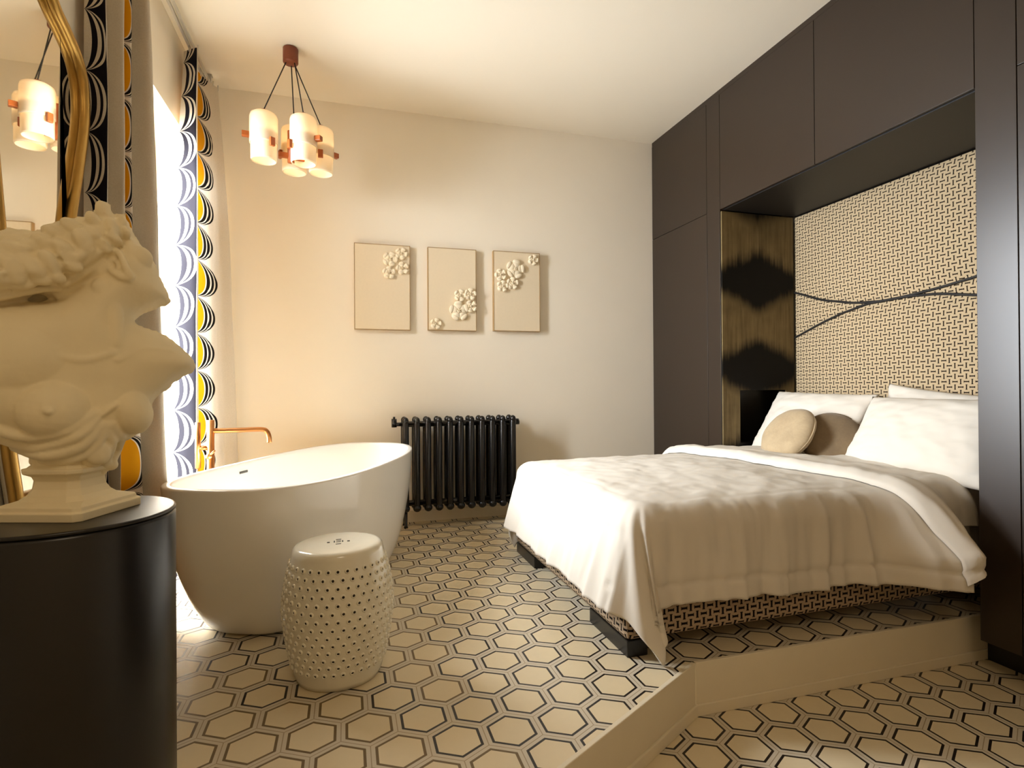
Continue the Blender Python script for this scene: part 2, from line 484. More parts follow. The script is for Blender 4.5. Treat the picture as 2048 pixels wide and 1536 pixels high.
# niche linings
struct(obj('trim_5', boxbm(WF+.0215, NB+.04, NY0, NY1, NZ-.005, NZ-.001), BLACKP), 'dark soffit of the bed niche')
bm = bmesh.new()
HX0, HX1, HZ0, HZ1 = 2.628, 3.02, .60, .965        # small bedside recess in the papered side
y = NY1-.001; yb = NY1+.010
for a in ((WF+.004, HX0, 0, NZ-.013), (HX1, NB, 0, NZ-.013), (HX0, HX1, 0, HZ0), (HX0, HX1, HZ1, NZ-.013)):
    box(bm, a[0]-2.79, a[1]-2.79, y, yb, a[2], a[3])
o = obj('niche_side_panel', bm, IKAT); o.location = (2.79, 0, 0); tag(o, 'black niche side lining with brushed gold ikat bands left of the headboard', 'panel')
bm = bmesh.new(); yd = NY1+.15
box(bm, HX0, HX1, yd-.008, yd, HZ0, HZ1); box(bm, HX0-.01, HX0, yb+.001, yd, HZ0, HZ1); box(bm, HX1, HX1+.01, yb+.001, yd, HZ0, HZ1)
box(bm, HX0, HX1, yb+.001, yd-.008, HZ0-.01, HZ0); box(bm, HX0, HX1, yb+.001, yd-.008, HZ1, HZ1+.01)
o = obj('bedside_recess', bm, BLACKL); tag(o, 'small black bedside recess in the gold patterned niche side', 'recess')
o = obj('niche_side_panel', boxbm(WF+.0215, NB, NY0-.0005, NY0+.012, 0, NZ-.013), BLACKP); tag(o, 'black niche side lining at the right end of the bed', 'panel')

# ------------------------------------------------------------------ headboard wall
def on(ax, val, x, y):
    d = RT*((x-1024)/FPX)-UP*((y-768)/FPX)+FW
    return EYE+d*((val-EYE[ax])/d[ax])
HBX = 3.087
def yz(pts): return [(p.y, p.z) for p in (on(0, HBX, *q) for q in pts)]
sA = sorted(yz([(1588, 585), (1640, 600), (1706, 606), (1760, 602), (1810, 592), (1880, 574), (1954, 551)]))
sB = sorted(yz([(1588, 675), (1640, 646), (1680, 627), (1733, 607), (1760, 602.5), (1811, 592.5), (1876, 587), (1954, 590)]))
sA = [(NY0, sA[0][1]+.19)]+sA; sB = [(NY0, sB[0][1]-.05)]+sB
hb = thing('headboard', 'wall-high headboard in cream fabric with dark basket weave behind the bed', 'headboard', (HBX, (NY0+NY1)/2, .25))
HY0, HY1, HZT = NY0+.0125, NY1-.002, NZ-.0135
def hbf(u, v):
    y = lerp(HY0, HY1, u); z = lerp(.25, HZT, v)
    d = min(abs(z-interp(y, sA)), abs(z-interp(y, sB)), HZT-z, y-HY0, HY1-y)
    return (.022*(1-math.exp(-d/.05))*-1+.03-.01, y-(NY0+NY1)/2, z-.25)
grid('fabric_panel', hbf, 90, 110, WEAVE, hb, uv=lambda u, v: (lerp(HY0, HY1, u), lerp(.25, HZT, v)))
obj('backing', boxbm(.021, .05, HY0-(NY0+NY1)/2, HY1-(NY0+NY1)/2, 0, HZT-.25), BLACKP, hb)
for sm in (sA, sB):
    bm = bmesh.new()
    tube(bm, catmull([(.012, y-(NY0+NY1)/2, z-.25) for y, z in sm if y > NY0-.0] if False else [(.012, lerp(HY0, HY1, k/24)-(NY0+NY1)/2, interp(lerp(HY0, HY1, k/24), sm)-.25) for k in range(25)], 3), .0075, 8)
    p = obj('piping', bm, CORD, hb, smooth=True); p['label'] = 'black piping seam curving across'

# ------------------------------------------------------------------ bed
BX0, BX1, BY0, BY1 = .98, 3.04, 1.857, 3.262
bed = thing('bed', 'double bed base covered in basket weave fabric standing on black feet', 'bed', (BX0, BY0, 0))
def uvbox(name, x0, x1, y0, y1, z0, z1, mat, parent, bev=.02):
    bm = boxbm(x0, x1, y0, y1, z0, z1)
    bmesh.ops.recalc_face_normals(bm, faces=bm.faces)
    uvl = bm.loops.layers.uv.new('UVMap')
    for f in bm.faces:
        n = f.normal
        for l in f.loops:
            c = l.vert.co
            l[uvl].uv = (c.y, c.z) if abs(n.x) > .5 else ((c.x, c.z) if abs(n.y) > .5 else (c.x, c.y))
    return obj(name, bm, mat, parent, recalc=False, bevel=bev)
uvbox('bed_base', 0, BX1-BX0, 0, BY1-BY0, .062, .30, WEAVE_SHADED, bed)
uvbox('mattress', .01, BX1-BX0, .01, BY1-BY0-.01, .30, .50, MATT, bed, .05)
for x in (.004, BX1-BX0-.1):
    for y in (.004, BY1-BY0-.34):
        obj('foot', boxbm(x, x+.085, y, y+.335, 0, .062), BLACKL, bed, bevel=.004)

# duvet: a cloth parametrised by lengths over the mattress top and down its sides
DX0, DY0, DY1, DTOP, DR = 1.075, 1.915, 3.205, .555, .10
def fbm(x, y, z=0, o=3):
    return noise.fractal(Vector((x, y, z)), 1.0, 2.0, o)
def duvet_map(a, b, lift=0.0):
    """a: position along the bed (smaller = hanging over the foot), b: across it (smaller = near side)"""
    ex = max(0, DX0-a); ey0 = max(0, DY0-b); ey1 = max(0, b-DY1)
    ey = ey0 if ey0 > 0 else -ey1
    L = math.hypot(ex, ey)
    top = DTOP+.030*math.sin(PI*min(1, max(0, (a-DX0)/1.9)))**.5*math.sin(PI*min(1, max(0, (b-DY0)/(DY1-DY0))))**.5
    top += .007*fbm(a*3.1, b*3.3, 1)+.005*fbm(a*8, b*9, 4)
    px, py = max(a, DX0), min(max(b, DY0), DY1)
    r = DR+lift
    if L < 1e-6: return Vector((px, py, top+lift))
    n = Vector((-ex/L, -ey/L, 0)); arc = r*PI/2
    if L < arc: out, dn = r*math.sin(L/r), r*(1-math.cos(L/r))
    else:
        h = L-arc; fl = .05+.24*(ex/max(L, 1e-6))**8; out, dn = r+fl*h, r+h
    # hanging folds, stronger towards the hem
    k = min(1, L/.5)
    corner = (min(ex, abs(ey))/L*1.4142) if L > 0 else 0
    s = a if ey >= ex else b
    calm = max(0, 1-1.5*corner)
    k *= calm
    near = .45+.55*max(0, (ey-ex)/L) if ey0 > 0 else .45
    f = .034*k*fbm(s*7.0+11, L*1.0, 2, 2)*near+.012*k*near*math.sin(s*24+3*fbm(s*2.3, .3, 6, 2))*(.5+fbm(s*3, 0, 9, 1))
    f += .012*k**.5*fbm(s*19, L*2.5, 3, 2)*near
    rdg = (1-abs(math.sin(s*17+2.6*fbm(s*2.6, 0, 8, 2)+L*2.2*fbm(s*1.7, 1, 4, 1))))**2
    f += .026*k**.6*near*rdg*(.35+1.0*abs(fbm(s*2.3, 4, 2, 1)))-.014*k*near*(1-abs(math.sin(s*9.5+2*fbm(s*1.9, 3, 3, 2)-L*3)))**3
    ph = math.atan2(abs(ey), max(ex, 1e-6)); f += corner*min(1, L/.5)*(.026*math.cos(10*ph+.4)-.004)
    g = .24*math.exp(-((a-2.33)/.20)**2)*min(1, ey0/.3)**1.2*(1 if a < 2.33 else max(0, 1-(a-2.33)/.16))   # the side swells out before the dark column
    if ey0 > 0: f += g
    # seam parallel to the hem
    hem = .425-L
    f += -.010*math.exp(-((hem-.075)/.012)**2) *max(0, 1-corner*4) if ey0 > 0 else 0
    k = min(1, L/.5)*calm
    tilt = .02*fbm(s*2.0, 2.0, 5, 2)*k
    sh = Vector((.085, -.075, 0))*(corner*min(1, L/.55)**1.5 if ey0 > 0 else 0)
    q = Vector((px, py, top))+n*(out+f)+sh+Vector((0, 0, -(dn)+tilt*.6+lift*(0 if L > arc else math.cos(min(1, L/arc)*PI/2))))
    w = min(1, max(0, (q.x-2.40)/.06))            # inside the niche the cloth stays between its sides
    if w > 0:
        q.y = lerp(q.y, min(q.y, 3.284), w)
        if q.x > 2.462: q.y = max(q.y, 1.70)
    return q
duv = None
A0, A1, B0, B1 = DX0-.435, 2.965, DY0-.425, DY1+.40
def dens(u, lo, hi): return lerp(lo, hi, u)
duv = grid('duvet', lambda u, v: duvet_map(dens(u, A0, A1), dens(v, B0+.03*math.sin(u*9)*0, B1)), 230, 200, LINEN, None, smooth=True)
sm = duv.modifiers.new('solid', 'SOLIDIFY'); sm.thickness = .018; sm.offset = -1
tag(duv, 'white cotton duvet spread over the bed and hanging over its foot and sides', 'duvet')
# turned-down end of the duvet, a second layer with a rolled fold
def fold_edge(b):
    return interp(b, [(1.45, 2.30), (1.6, 2.27), (1.9, 2.20), (2.05, 2.17), (2.4, 2.10), (3.2, 1.99), (3.7, 1.98)])
def foldf(u, v):
    q = u*1.06-.06
    b = lerp(DY0-.40+.15*min(1, max(0, q)/.45), DY1+.36, v)
    e = fold_edge(b)
    w = .72-.1*(1-v)
    if q < 0: a, h = e+.004, .004
    else:
        a = e+q*w; h = .050*min(1, (q*w/.05))**.5+.012*max(0, fbm(a*6, b*4, 7))
        h = h*(1-.45*min(1, q/.5))*(1 if q < .8 else 1-(q-.8)*1.5)
        h += (.007+.008*max(0, 1-v*4))*math.sin(q*15+fbm(b*1.5, 1, 1)*3)*min(1, q*4)
    return duvet_map(a, b, h)
fo = grid('turned_down_edge', foldf, 60, 190, LINEN, duv, smooth=True)

# pillows
def pillow(name, L, W, T, label, cat, mat, Mx, parent=None, nu=44, crease=1.0, seed=0, group=None):
    def f(u, v):
        a = u*2*PI; z = 1
        return (0, 0, 0)
    vs = []; faces = []
    n = 44
    for side in (1, -1):
        for i in range(n+1):
            for j in range(n+1):
                x, y = i/n*2-1, j/n*2-1
                ed = max(0, 1-abs(x)**2.6)**.55*max(0, 1-abs(y)**2.6)**.55
                pin = 1-.07*(1-abs(x)**2)*abs(y)**3-.0; pin2 = 1-.06*(1-abs(y)**2)*abs(x)**3
                t = T*ed*(1+.06*fbm(x*1.6+seed, y*1.6, side))+.004*crease*fbm(x*4+seed, y*5, side+3)*ed**.5
                edge = .006*fbm(x*5, y*5, seed)
                vs.append((x*L/2*pin2, y*W/2*pin, side*t/2+edge))
    N2 = (n+1)**2
    for sd in (0, 1):
        for i in range(n):
            for j in range(n):
                q = [sd*N2+i*(n+1)+j, sd*N2+(i+1)*(n+1)+j, sd*N2+(i+1)*(n+1)+j+1, sd*N2+i*(n+1)+j+1]
                faces.append(q if sd == 0 else q[::-1])
    me = bpy.data.meshes.new(name); me.from_pydata(vs, [], faces)
    bm = bmesh.new(); bm.from_mesh(me); bmesh.ops.remove_doubles(bm, verts=bm.verts, dist=.0015)
    me.clear_geometry(); bm.to_mesh(me); bm.free()
    o = link(name, me, mat, parent, True)
    o.matrix_world = Mx
    if label: tag(o, label, cat, group)
    return o
def frame(c, xa, ya):
    xa = Vector(xa).normalized(); ya = Vector(ya); ya = (ya-xa*ya.dot(xa)).normalized(); za = xa.cross(ya)
    return Matrix(((xa.x, ya.x, za.x, c[0]), (xa.y, ya.y, za.y, c[1]), (xa.z, ya.z, za.z, c[2]), (0, 0, 0, 1)))
pillow('pillow', .78, .46, .17, 'white pillow leaning at the left of the bed behind the round cushions', 'pillow', PILLOWM, frame((2.80, 2.87, .755), (0, 1, .02), (.55, 0, .9)), seed=1)
pillow('pillow', .78, .46, .18, 'large white pillow leaning at the right of the bed beside the dark column', 'pillow', PILLOWM, frame((2.74, 2.10, .735), (.04, 1, .0), (.55, 0, .9)), seed=4)
pillow('pillow', .66, .42, .13, 'crumpled white pillow peeking out behind the right pillow', 'pillow', PILLOWM, frame((2.985, 2.20, .765), (0, 1, .11), (.18, 0, .98)), seed=9, crease=4)
def cushion(name, c, nrm, r, t, mat, label):
    nrm = Vector(nrm).normalized(); xa = nrm.orthogonal().normalized()
    Mx = frame(c, xa, nrm.cross(xa))
    bm = bmesh.new(); prof = []
    n = 26
    for k in range(n+1):
        th = -PI/2+PI*k/n
        prof.append((r*max(.0005, math.cos(th))**.62, t/2*math.sin(th)*(1-.08*math.cos(th)**8)))
    lathe(bm, prof, 56)
    for v in bm.verts:
        v.co += v.co.normalized()*.006*fbm(v.co.x*9, v.co.y*9, v.co.z*9+r*50)
    o = obj(name, bm, mat, smooth=True); o.matrix_world = Mx
    bm = bmesh.new(); tube(bm, [(r*1.0*math.cos(2*PI*k/48), r*1.0*math.sin(2*PI*k/48), 0) for k in range(48)], .005, 6, closed=True)
    obj('piping', bm, mat, o, smooth=True)
    return tag(o, label, 'cushion', None)
cushion('round_cushion', on(0, 2.50, 1575, 869), RT*-.80+UP*.59-FW*.22, .178, .115, SUEDE, 'pale taupe round cushion at the front leaning on the darker round cushion')
cushion('round_cushion', on(0, 2.67, 1666, 880), RT*-.36+UP*.45-FW*.84, .165, .11, SUEDE2, 'darker brown round cushion leaning between the two white pillows')

# ------------------------------------------------------------------ bathtub
tub = thing('bathtub', 'white freestanding oval bathtub in front of the window', 'bathtub', (-.155, 3.09, 0), math.radians(67.3))
TL, TW, TZ = .895, .392, .62
def tubring(k, z, sc, ex=2.75, sw=None):
    t = 2*PI*k; c, s = math.cos(t), math.sin(t)
    x = TL*sc*math.copysign(abs(c)**(2/ex), c); y = TW*(sw or sc)*math.copysign(abs(s)**(2/ex), s)
    return (x, y, z+.012*(x/TL)**2*(z/TZ))
prof = [(0, .0), (.67, .0), (.725, .002), (.75, .015), (.79, .05), (.84, .11), (.885, .19), (.935, .30), (.966, .40), (.987, .50), (.997, .58), (1.0, .607), (1.0, .614), (.994, .619), (.978, .62), (.962, .619), (.957, .612), (.95, .59), (.93, .50), (.90, .38), (.85, .26), (.77, .17), (.62, .128), (.35, .118), (0, .115)]
def tubf(u, v):
    f = u*(len(prof)-1); i = min(int(f), len(prof)-2); t = f-i
    sc = lerp(prof[i][0], prof[i+1][0], t); z = lerp(prof[i][1], prof[i+1][1], t)
    inner = i > 13
    w = sc-(.03 if inner and sc > .5 else 0)
    return tubring(v, z, sc, sw=max(w, 0))
tb = grid('tub_shell', lambda u, v: tubf(u, v), (len(prof)-1), 96, TUBM, tub)
ss = tb.modifiers.new('sub', 'SUBSURF'); ss.levels = 2; ss.render_levels = 2
bm = bmesh.new(); bmesh.ops.remove_doubles(bm, verts=bm.verts, dist=1e-4); bm.free()
me = tb.data; bm = bmesh.new(); bm.from_mesh(me); bmesh.ops.remove_doubles(bm, verts=bm.verts, dist=1e-4); bmesh.ops.recalc_face_normals(bm, faces=bm.faces); bm.to_mesh(me); bm.free()
for p in me.polygons: p.use_smooth = True
TI = tub.matrix_basis.inverted()
def tubinner(px, py):     # point of the inner wall under a view ray
    d = (RT*((px-1024)/FPX)-UP*((py-768)/FPX)+FW).normalized()
    o_ = TI @ EYE; dd = (TI.to_3x3() @ d)
    for k in range(900):
        p = o_+dd*(1.8+k*.003)
        if p.z < .60 and p.y > 0:
            z = p.z; sc = interp(z, [(.115, 0.35), (.17, .77), (.26, .85), (.38, .90), (.50, .93), (.60, .955)])
            if (abs(p.x)/(TL*sc))**2.75+(abs(p.y)/(TW*(sc-.03)))**2.75 > 1: return p
    return Vector((0, .3, .5))
p = tubinner(486, 944)
o = obj('overflow_slot', boxbm(p.x-.035, p.x+.035, p.y-.006, p.y+.004, p.z-.006, p.z+.006), CHROMED, tub, bevel=.002)
p2 = tubinner(484, 927); bm = bmesh.new(); ell(bm, p2, (.006, .004, .006)); obj('badge_dot', bm, CHROMED, tub)
bm = bmesh.new(); lathe(bm, [(.03, .118), (.03, .123), (.012, .126)], 24, (.12, 0)); obj('drain', bm, CHROMED, tub, smooth=True)

# faucet standing behind the tub
fx, fy = on(1, 3.17, 421, 860).x, 3.17
fc = thing('bath_faucet', 'copper floor-standing bath faucet behind the bathtub', 'faucet', (fx, fy, 0))
bm = bmesh.new(); lathe(bm, [(.05, 0), (.05, .01), (.018, .014)], 32); obj('floor_flange', bm, COPPER, fc, smooth=True)
bm = bmesh.new(); tube(bm, [(0, 0, .012), (0, 0, .84)], .018, 20); obj('column', bm, COPPER, fc, smooth=True)
bm = bmesh.new(); tube(bm, catmull([(0, 0, .785), (.13, .01, .785), (.235, .02, .785), (.262, .022, .772), (.272, .023, .745), (.273, .023, .715)], 6), .0125, 16); obj('spout', bm, COPPER, fc, smooth=True)
bm = bmesh.new(); tube(bm, [(0, 0, .70), (-.055, -.012, .70)], .011, 12); obj('handset_bracket', bm, COPPER, fc, smooth=True)
bm = bmesh.new(); tube(bm, [(-.055, -.012, .60), (-.055, -.012, .83)], .013, 14); obj('hand_shower', bm, COPPER, fc, smooth=True)
bm = bmesh.new(); tube(bm, catmull([(-.055, -.012, .60), (-.06, -.02, .35), (-.045, -.01, .12), (-.02, 0, .05)], 8), .006, 8); obj('shower_hose', bm, COPPER, fc, smooth=True)
bm = bmesh.new(); tube(bm, [(0, -.018, .66), (0, -.05, .66)], .014, 14); tube(bm, [(0, -.045, .66), (.03, -.047, .69)], .005, 8); obj('mixer_handle', bm, COPPER, fc, smooth=True)

# ------------------------------------------------------------------ garden stool
stl = thing('garden_stool', 'white ceramic barrel garden stool with rows of pierced studs beside the bathtub', 'stool', (-.030, 2.075, 0))
SP = [(.120, .0), (.142, .004), (.148, .02), (.158, .06), (.172, .13), (.184, .21), (.186, .25), (.182, .30), (.172, .36), (.160, .405), (.155, .43), (.151, .446), (.143, .454), (.132, .456), (.08, .457), (.002, .457)]
bm = bmesh.new(); lathe(bm, SP, 72, cap=True)
body = obj('stool_body', bm, CERAM, stl, smooth=True)
bm = bmesh.new(); NR, NS = 14, 34
for i in range(NR):
    z = .064+i*(.40-.064)/(NR-1)
    r = interp(z, [(b, a) for a, b in SP[:12]])
    dr = (interp(z+.01, [(b, a) for a, b in SP[:12]])-interp(z-.01, [(b, a) for a, b in SP[:12]]))/.02
    for k in range(NS):
        t = 2*PI*(k+.5*(i % 2))/NS
        nrm = Vector((math.cos(t), math.sin(t), -dr)).normalized()
        p = Vector((r*math.cos(t), r*math.sin(t), z))
        ta = Vector((-math.sin(t), math.cos(t), 0)); tb_ = nrm.cross(ta)
        prev = None
        for rad, hgt in ((.0098, -.001), (.0088, .0028), (.0062, .0052), (.0050, .0050), (.0046, .0015)):
            ring = [bm.verts.new(p+ta*(rad*math.cos(2*PI*q/8))+tb_*(rad*math.sin(2*PI*q/8))+nrm*hgt) for q in range(8)]
            if prev:
                for q in range(8): bm.faces.new((prev[q], prev[(q+1) % 8], ring[(q+1) % 8], ring[q]))
            prev = ring
        bm.faces.new(prev).material_index = 1
o = obj('stud_rows', bm, [CERAM, HOLE], stl, smooth=True, recalc=False)
for (x, y, w, h) in ((-.034, 0, .009, .012), (.034, 0, .009, .012), (0, .030, .018, .006), (0, -.030, .018, .006), (0, .012, .016, .005), (0, -.004, .016, .005), (-.014, .004, .004, .02), (.014, .004, .004, .02)):
    obj('pierced_slot', boxbm(x-w/2, x+w/2, y-h/2, y+h/2, .4565, .4578), HOLE, stl)

# ------------------------------------------------------------------ radiator
rad = thing('radiator', 'black cast iron column radiator on the back wall under the pictures', 'radiator', (.40, 4.09, 0))
PITCH_R = .0795
def section(x):
    bm = bmesh.new()
    for y in (-.055, .055):
        tube(bm, [(x, y, .135), (x, y, .16), (x, y, .74), (x, y, .765)], [.019, .0235, .0235, .019], 14)
        ell(bm, (x, y, .762), (.0225, .026, .026), seg=14, ring=8)
        ell(bm, (x, y, .138), (.030, .030, .028), seg=14, ring=8)
    for z, h in ((.735, .03), (.165, .03), (.45, .008)):
        tube(bm, [(x, -.055, z), (x, 0, z-.004), (x, .055, z)], [h*.8, h*.6, h*.8] if h > .01 else [h]*3, 10)
    return bm
first = obj('radiator_section', section(0), IRON, rad, smooth=True)
for k in range(1, 11):
    c = first.copy(); COL.objects.link(c); c.parent = rad; c.location = (k*PITCH_R, 0, 0)
for z in (.735, .165):
    bm = bmesh.new(); tube(bm, [(-.01, 0, z), (10*PITCH_R+.035, 0, z)], .021, 14); obj('connecting_pipe', bm, IRON, rad, smooth=True)
for x in (0.0, 10*PITCH_R):
    for y in (-1, 1):
        bm = bmesh.new(); tube(bm, [(x, y*.045, .0), (x, y*.045, .015), (x, y*.05, .14)], [.017, .011, .013], 10)
        obj('leg', bm, IRON, rad, smooth=True)
bm = bmesh.new(); tube(bm, [(-.01, 0, .735), (-.085, 0, .735)], .014, 12); tube(bm, [(-.075, 0, .715), (-.075, 0, .775)], .019, 12); tube(bm, [(-.075, 0, .775), (-.075, 0, .79)], .008, 8)
obj('valve', bm, IRON, rad, smooth=True)
bm = bmesh.new(); lathe(bm, [(.028, .715), (.03, .735), (.022, .758)], 20, (10*PITCH_R+.04, 0)); obj('end_plug', bm, IRON, rad, smooth=True)

# ------------------------------------------------------------------ pictures
def blossom(bm, c, r, rot, seed):
    rnd = random.Random(seed)
    for k in range(5):
        a = rot+2*PI*k/5
        px, pz = c[0]+math.cos(a)*r*.58, c[1]+math.sin(a)*r*.58
        Mr = Matrix.Translation((px, 0, pz)) @ Matrix.Rotation(-a, 4, 'Y') @ Matrix.Rotation(.42, 4, 'Z')
        res = bmesh.ops.create_uvsphere(bm, u_segments=14, v_segments=8, radius=1, matrix=Mr @ Matrix.Diagonal((r*.46, .016, r*.44, 1)))
        res = bmesh.ops.create_uvsphere(bm, u_segments=12, v_segments=6, radius=1, matrix=Matrix.Translation((px+math.cos(a)*r*.16, -.012, pz+math.sin(a)*r*.16)) @ Matrix.Rotation(-a, 4, 'Y') @ Matrix.Diagonal((r*.22, .010, r*.40, 1)))
    for k in range(7):
        a = 2*PI*k/7; q = .13*r if k else 0
        ell(bm, (c[0]+math.cos(a)*q, -.014, c[1]+math.sin(a)*q), (r*.08, .014, r*.08), seg=8, ring=6)
def picture(x0, x1, z0, z1, fl, label):
    t = thing('relief_picture', label, 'picture', ((x0+x1)/2, BW-.036, (z0+z1)/2), 0, 'three cream relief pictures')
    w, h = (x1-x0)/2, (z1-z0)/2
    obj('canvas', boxbm(-w+.004, w-.004, 0, .03, -h+.004, h-.004), CANVAS, t, bevel=.002)
    bm = bmesh.new()
    box(bm, -w, -w+.004, -.001, .035, -h, h); box(bm, w-.004, w, -.001, .035, -h, h)
    box(bm, -w+.004, w-.004, -.001, .035, h-.004, h); box(bm, -w+.004, w-.004, -.001, .035, -h, -h+.004)
    obj('edge_frame', bm, CANEDGE, t)
    for i, (u, v, r) in enumerate(fl):
        bm = bmesh.new(); blossom(bm, (lerp(-w, w, u), lerp(h, -h, v)), r, u*7+v*3, i)
        obj('flower', bm, FLOWER, t, smooth=True)
picture(.056, .455, 1.421, 2.045, [(.64, .17, .058), (.84, .10, .048), (.86, .27, .050), (.62, .33, .050)], 'leftmost cream relief picture with blossoms in its top right corner')
picture(.585, .955, 1.426, 2.048, [(.63, .76, .080), (.66, .57, .050), (.87, .55, .050), (.88, .70, .050), (.16, .92, .045)], 'middle cream relief picture with blossoms in its lower right part')
picture(1.09, 1.47, 1.432, 2.052, [(.46, .22, .080), (.40, .40, .052), (.19, .44, .048), (.15, .30, .05), (.85, .09, .044)], 'rightmost cream relief picture with blossoms at its upper left')

# ------------------------------------------------------------------ pedestal and bust
PC = Vector((-.545, 1.345, 0))
ped = thing('pedestal', 'black round drum pedestal carrying the plaster bust', 'pedestal', PC)
bm = bmesh.new(); lathe(bm, [(.178, 0), (.182, .004), (.186, .02), (.1905, .06), (.1905, .735), (.188, .742)], 96); obj('drum', bm, BLACKL, ped, smooth=True)
bm = bmesh.new(); lathe(bm, [(.186, .7425), (.1905, .7435), (.1905, .7475), (.189, .7495), (.186, .75), (.002, .75)], 96, cap=False); obj('top_plate', bm, BLACKL, ped, smooth=True)

BC = Vector((-.541, 1.352, 0)); VV = Vector((-.541, 1.352, 0)).normalized(); SS = Vector((VV.y, -VV.x, 0))
def bp(px, py, dd=0.0):      # local bust coordinates (s, depth, z)
    d = RT*((px-1024)/FPX)-UP*((py-768)/FPX)+FW
    c = BC+VV*dd
    t = (c-EYE).dot(VV)/d.dot(VV); p = EYE+d*t
    return Vector(((p-BC).dot(SS), dd, p.z-.75))
bust = thing('bust', 'cream plaster bust of a woman with flowers in her hair on a square socle', 'statue', (BC.x, BC.y, .75), math.atan2(SS.y, SS.x))
bm = bmesh.new()
Q = Matrix.Rotation(math.atan2(-.057, .173)-math.atan2(SS.y, SS.x), 4, 'Z')
prev = None
SOC = [(.0, .090), (.016, .0905), (.018, .085), (.026, .084), (.028, .078), (.033, .066), (.042, .056), (.055, .049), (.070, .047), (.080, .051), (.084, .058), (.086, .062), (.094, .063), (.096, .056), (.102, .050), (.125, .048)]
for z, h in SOC:
    cut = .30 if h < .07 else .12
    pts = []
    for (sx, sy) in ((1, 1), (-1, 1), (-1, -1), (1, -1)):
        c = h*cut
        a, b = ((sx*h, sy*(h-c)), (sx*(h-c), sy*h))
        pts += [a, b] if sx*sy > 0 else [b, a]
    ring = [bm.verts.new(Q @ Vector((x, y, z))) for x, y in pts]
    if prev:
        for k in range(8): bm.faces.new((prev[k], prev[(k+1) % 8], ring[(k+1) % 8], ring[k]))
    else: bm.faces.new(ring[::-1])
    prev = ring
bm.faces.new(prev)
obj('socle', bm, PLASTER, bust, bevel=.0015)

bm = bmesh.new()
# body and hair start as outlines given real thickness (elliptic sections), then get their relief
class Inflate:
    def __init__(s, pts, R, dd=0.0, blur=6, step=.0045):
        P = np.array([(bp(a, b).x, bp(a, b).z) for a, b in pts]); s.dd = dd; s.step = step
        P = np.array([tuple(v.xy) for v in catmull([(a, b, 0) for a, b in P], 3, closed=True)])
        s.lo = P.min(0)-2*step; n = np.ceil((P.max(0)+2*step-s.lo)/step).astype(int)+1
        gx, gz = np.meshgrid(s.lo[0]+np.arange(n[0])*step, s.lo[1]+np.arange(n[1])*step, indexing='ij')
        A, B = P, np.roll(P, -1, 0); inside = np.zeros(gx.shape, bool); dist = np.full(gx.shape, 9.)
        for (ax, az), (bx, bz) in zip(A, B):
            if abs(bz-az) > 1e-9:
                c = ((az > gz) != (bz > gz)) & (gx < (bx-ax)*(gz-az)/(bz-az)+ax); inside ^= c
            L2 = (bx-ax)**2+(bz-az)**2+1e-12
            t = np.clip(((gx-ax)*(bx-ax)+(gz-az)*(bz-az))/L2, 0, 1)
            dist = np.minimum(dist, np.hypot(gx-ax-t*(bx-ax), gz-az-t*(bz-az)))
        d = np.clip(dist/R, 0, 1); h = np.where(inside, R*np.sqrt(1-(1-d)**2), 0)
        for _ in range(blur):
            k = h.copy(); k[1:-1, 1:-1] = (h[1:-1, 1:-1]*2+h[:-2, 1:-1]+h[2:, 1:-1]+h[1:-1, :-2]+h[1:-1, 2:])/6
            h = np.where(inside, k, 0)
        s.h, s.inside, s.n = h, inside, n
    def front(s, x, z):
        i, j = int(round((x-s.lo[0])/s.step)), int(round((z-s.lo[1])/s.step))
        return s.dd-(s.h[i, j] if 0 <= i < s.n[0] and 0 <= j < s.n[1] else 0)
    def build(s, bm):
        top, bot = {}, {}
        dil = s.inside.copy(); dil[1:] |= s.inside[:-1]; dil[:-1] |= s.inside[1:]; dil[:, 1:] |= dil[:, :-1].copy(); dil[:, :-1] |= dil[:, 1:].copy()
        for i, j in zip(*np.nonzero(dil)):
            x, z, h = s.lo[0]+i*s.step, s.lo[1]+j*s.step, max(s.h[i, j], .0012)
            top[i, j] = bm.verts.new((x, s.dd-h, z)); bot[i, j] = bm.verts.new((x, s.dd+h, z))
        edge = {}
        for (i, j) in top:
            q = [(i, j), (i+1, j), (i+1, j+1), (i, j+1)]
            if all(k in top for k in q):
                bm.faces.new([top[k] for k in q]); bm.faces.new([bot[k] for k in q][::-1])
                for a, b in zip(q, q[1:]+q[:1]): edge[a, b] = 1
        for (a, b) in edge:
            if (b, a) not in edge: bm.faces.new((top[b], top[a], bot[a], bot[b]))
BODY = Inflate([(-95, 622), (-40, 614), (0, 611), (60, 606), (112, 602), (150, 575), (190, 530), (225, 490), (250, 474), (267, 477), (280, 491), (294, 507), (305, 524), (313, 541), (319, 558), (330, 582), (338, 601), (334, 609), (320, 611), (306, 619), (285, 626), (271, 634), (267, 643), (275, 652), (300, 661), (323, 671), (347, 685), (367, 701), (383, 719), (389, 731), (384, 742), (368, 749), (351, 760), (333, 776), (311, 794), (303, 806), (302, 822), (296, 838), (281, 858), (262, 873), (240, 887), (226, 905), (214, 934), (92, 934), (70, 918), (45, 896), (20, 880), (-40, 862), (-100, 832)], .085)
HAIR = Inflate([(-95, 600), (-85, 510), (-35, 482), (8, 462), (35, 457), (62, 465), (95, 455), (130, 440), (165, 436), (188, 430), (196, 412), (207, 404), (219, 412), (226, 436), (238, 432), (250, 428), (255, 452), (264, 468), (271, 482), (258, 495), (240, 505), (230, 520), (212, 540), (190, 556), (160, 570), (128, 586), (112, 601), (85, 586), (60, 590), (35, 604), (-30, 612)], .078, .0, 8)
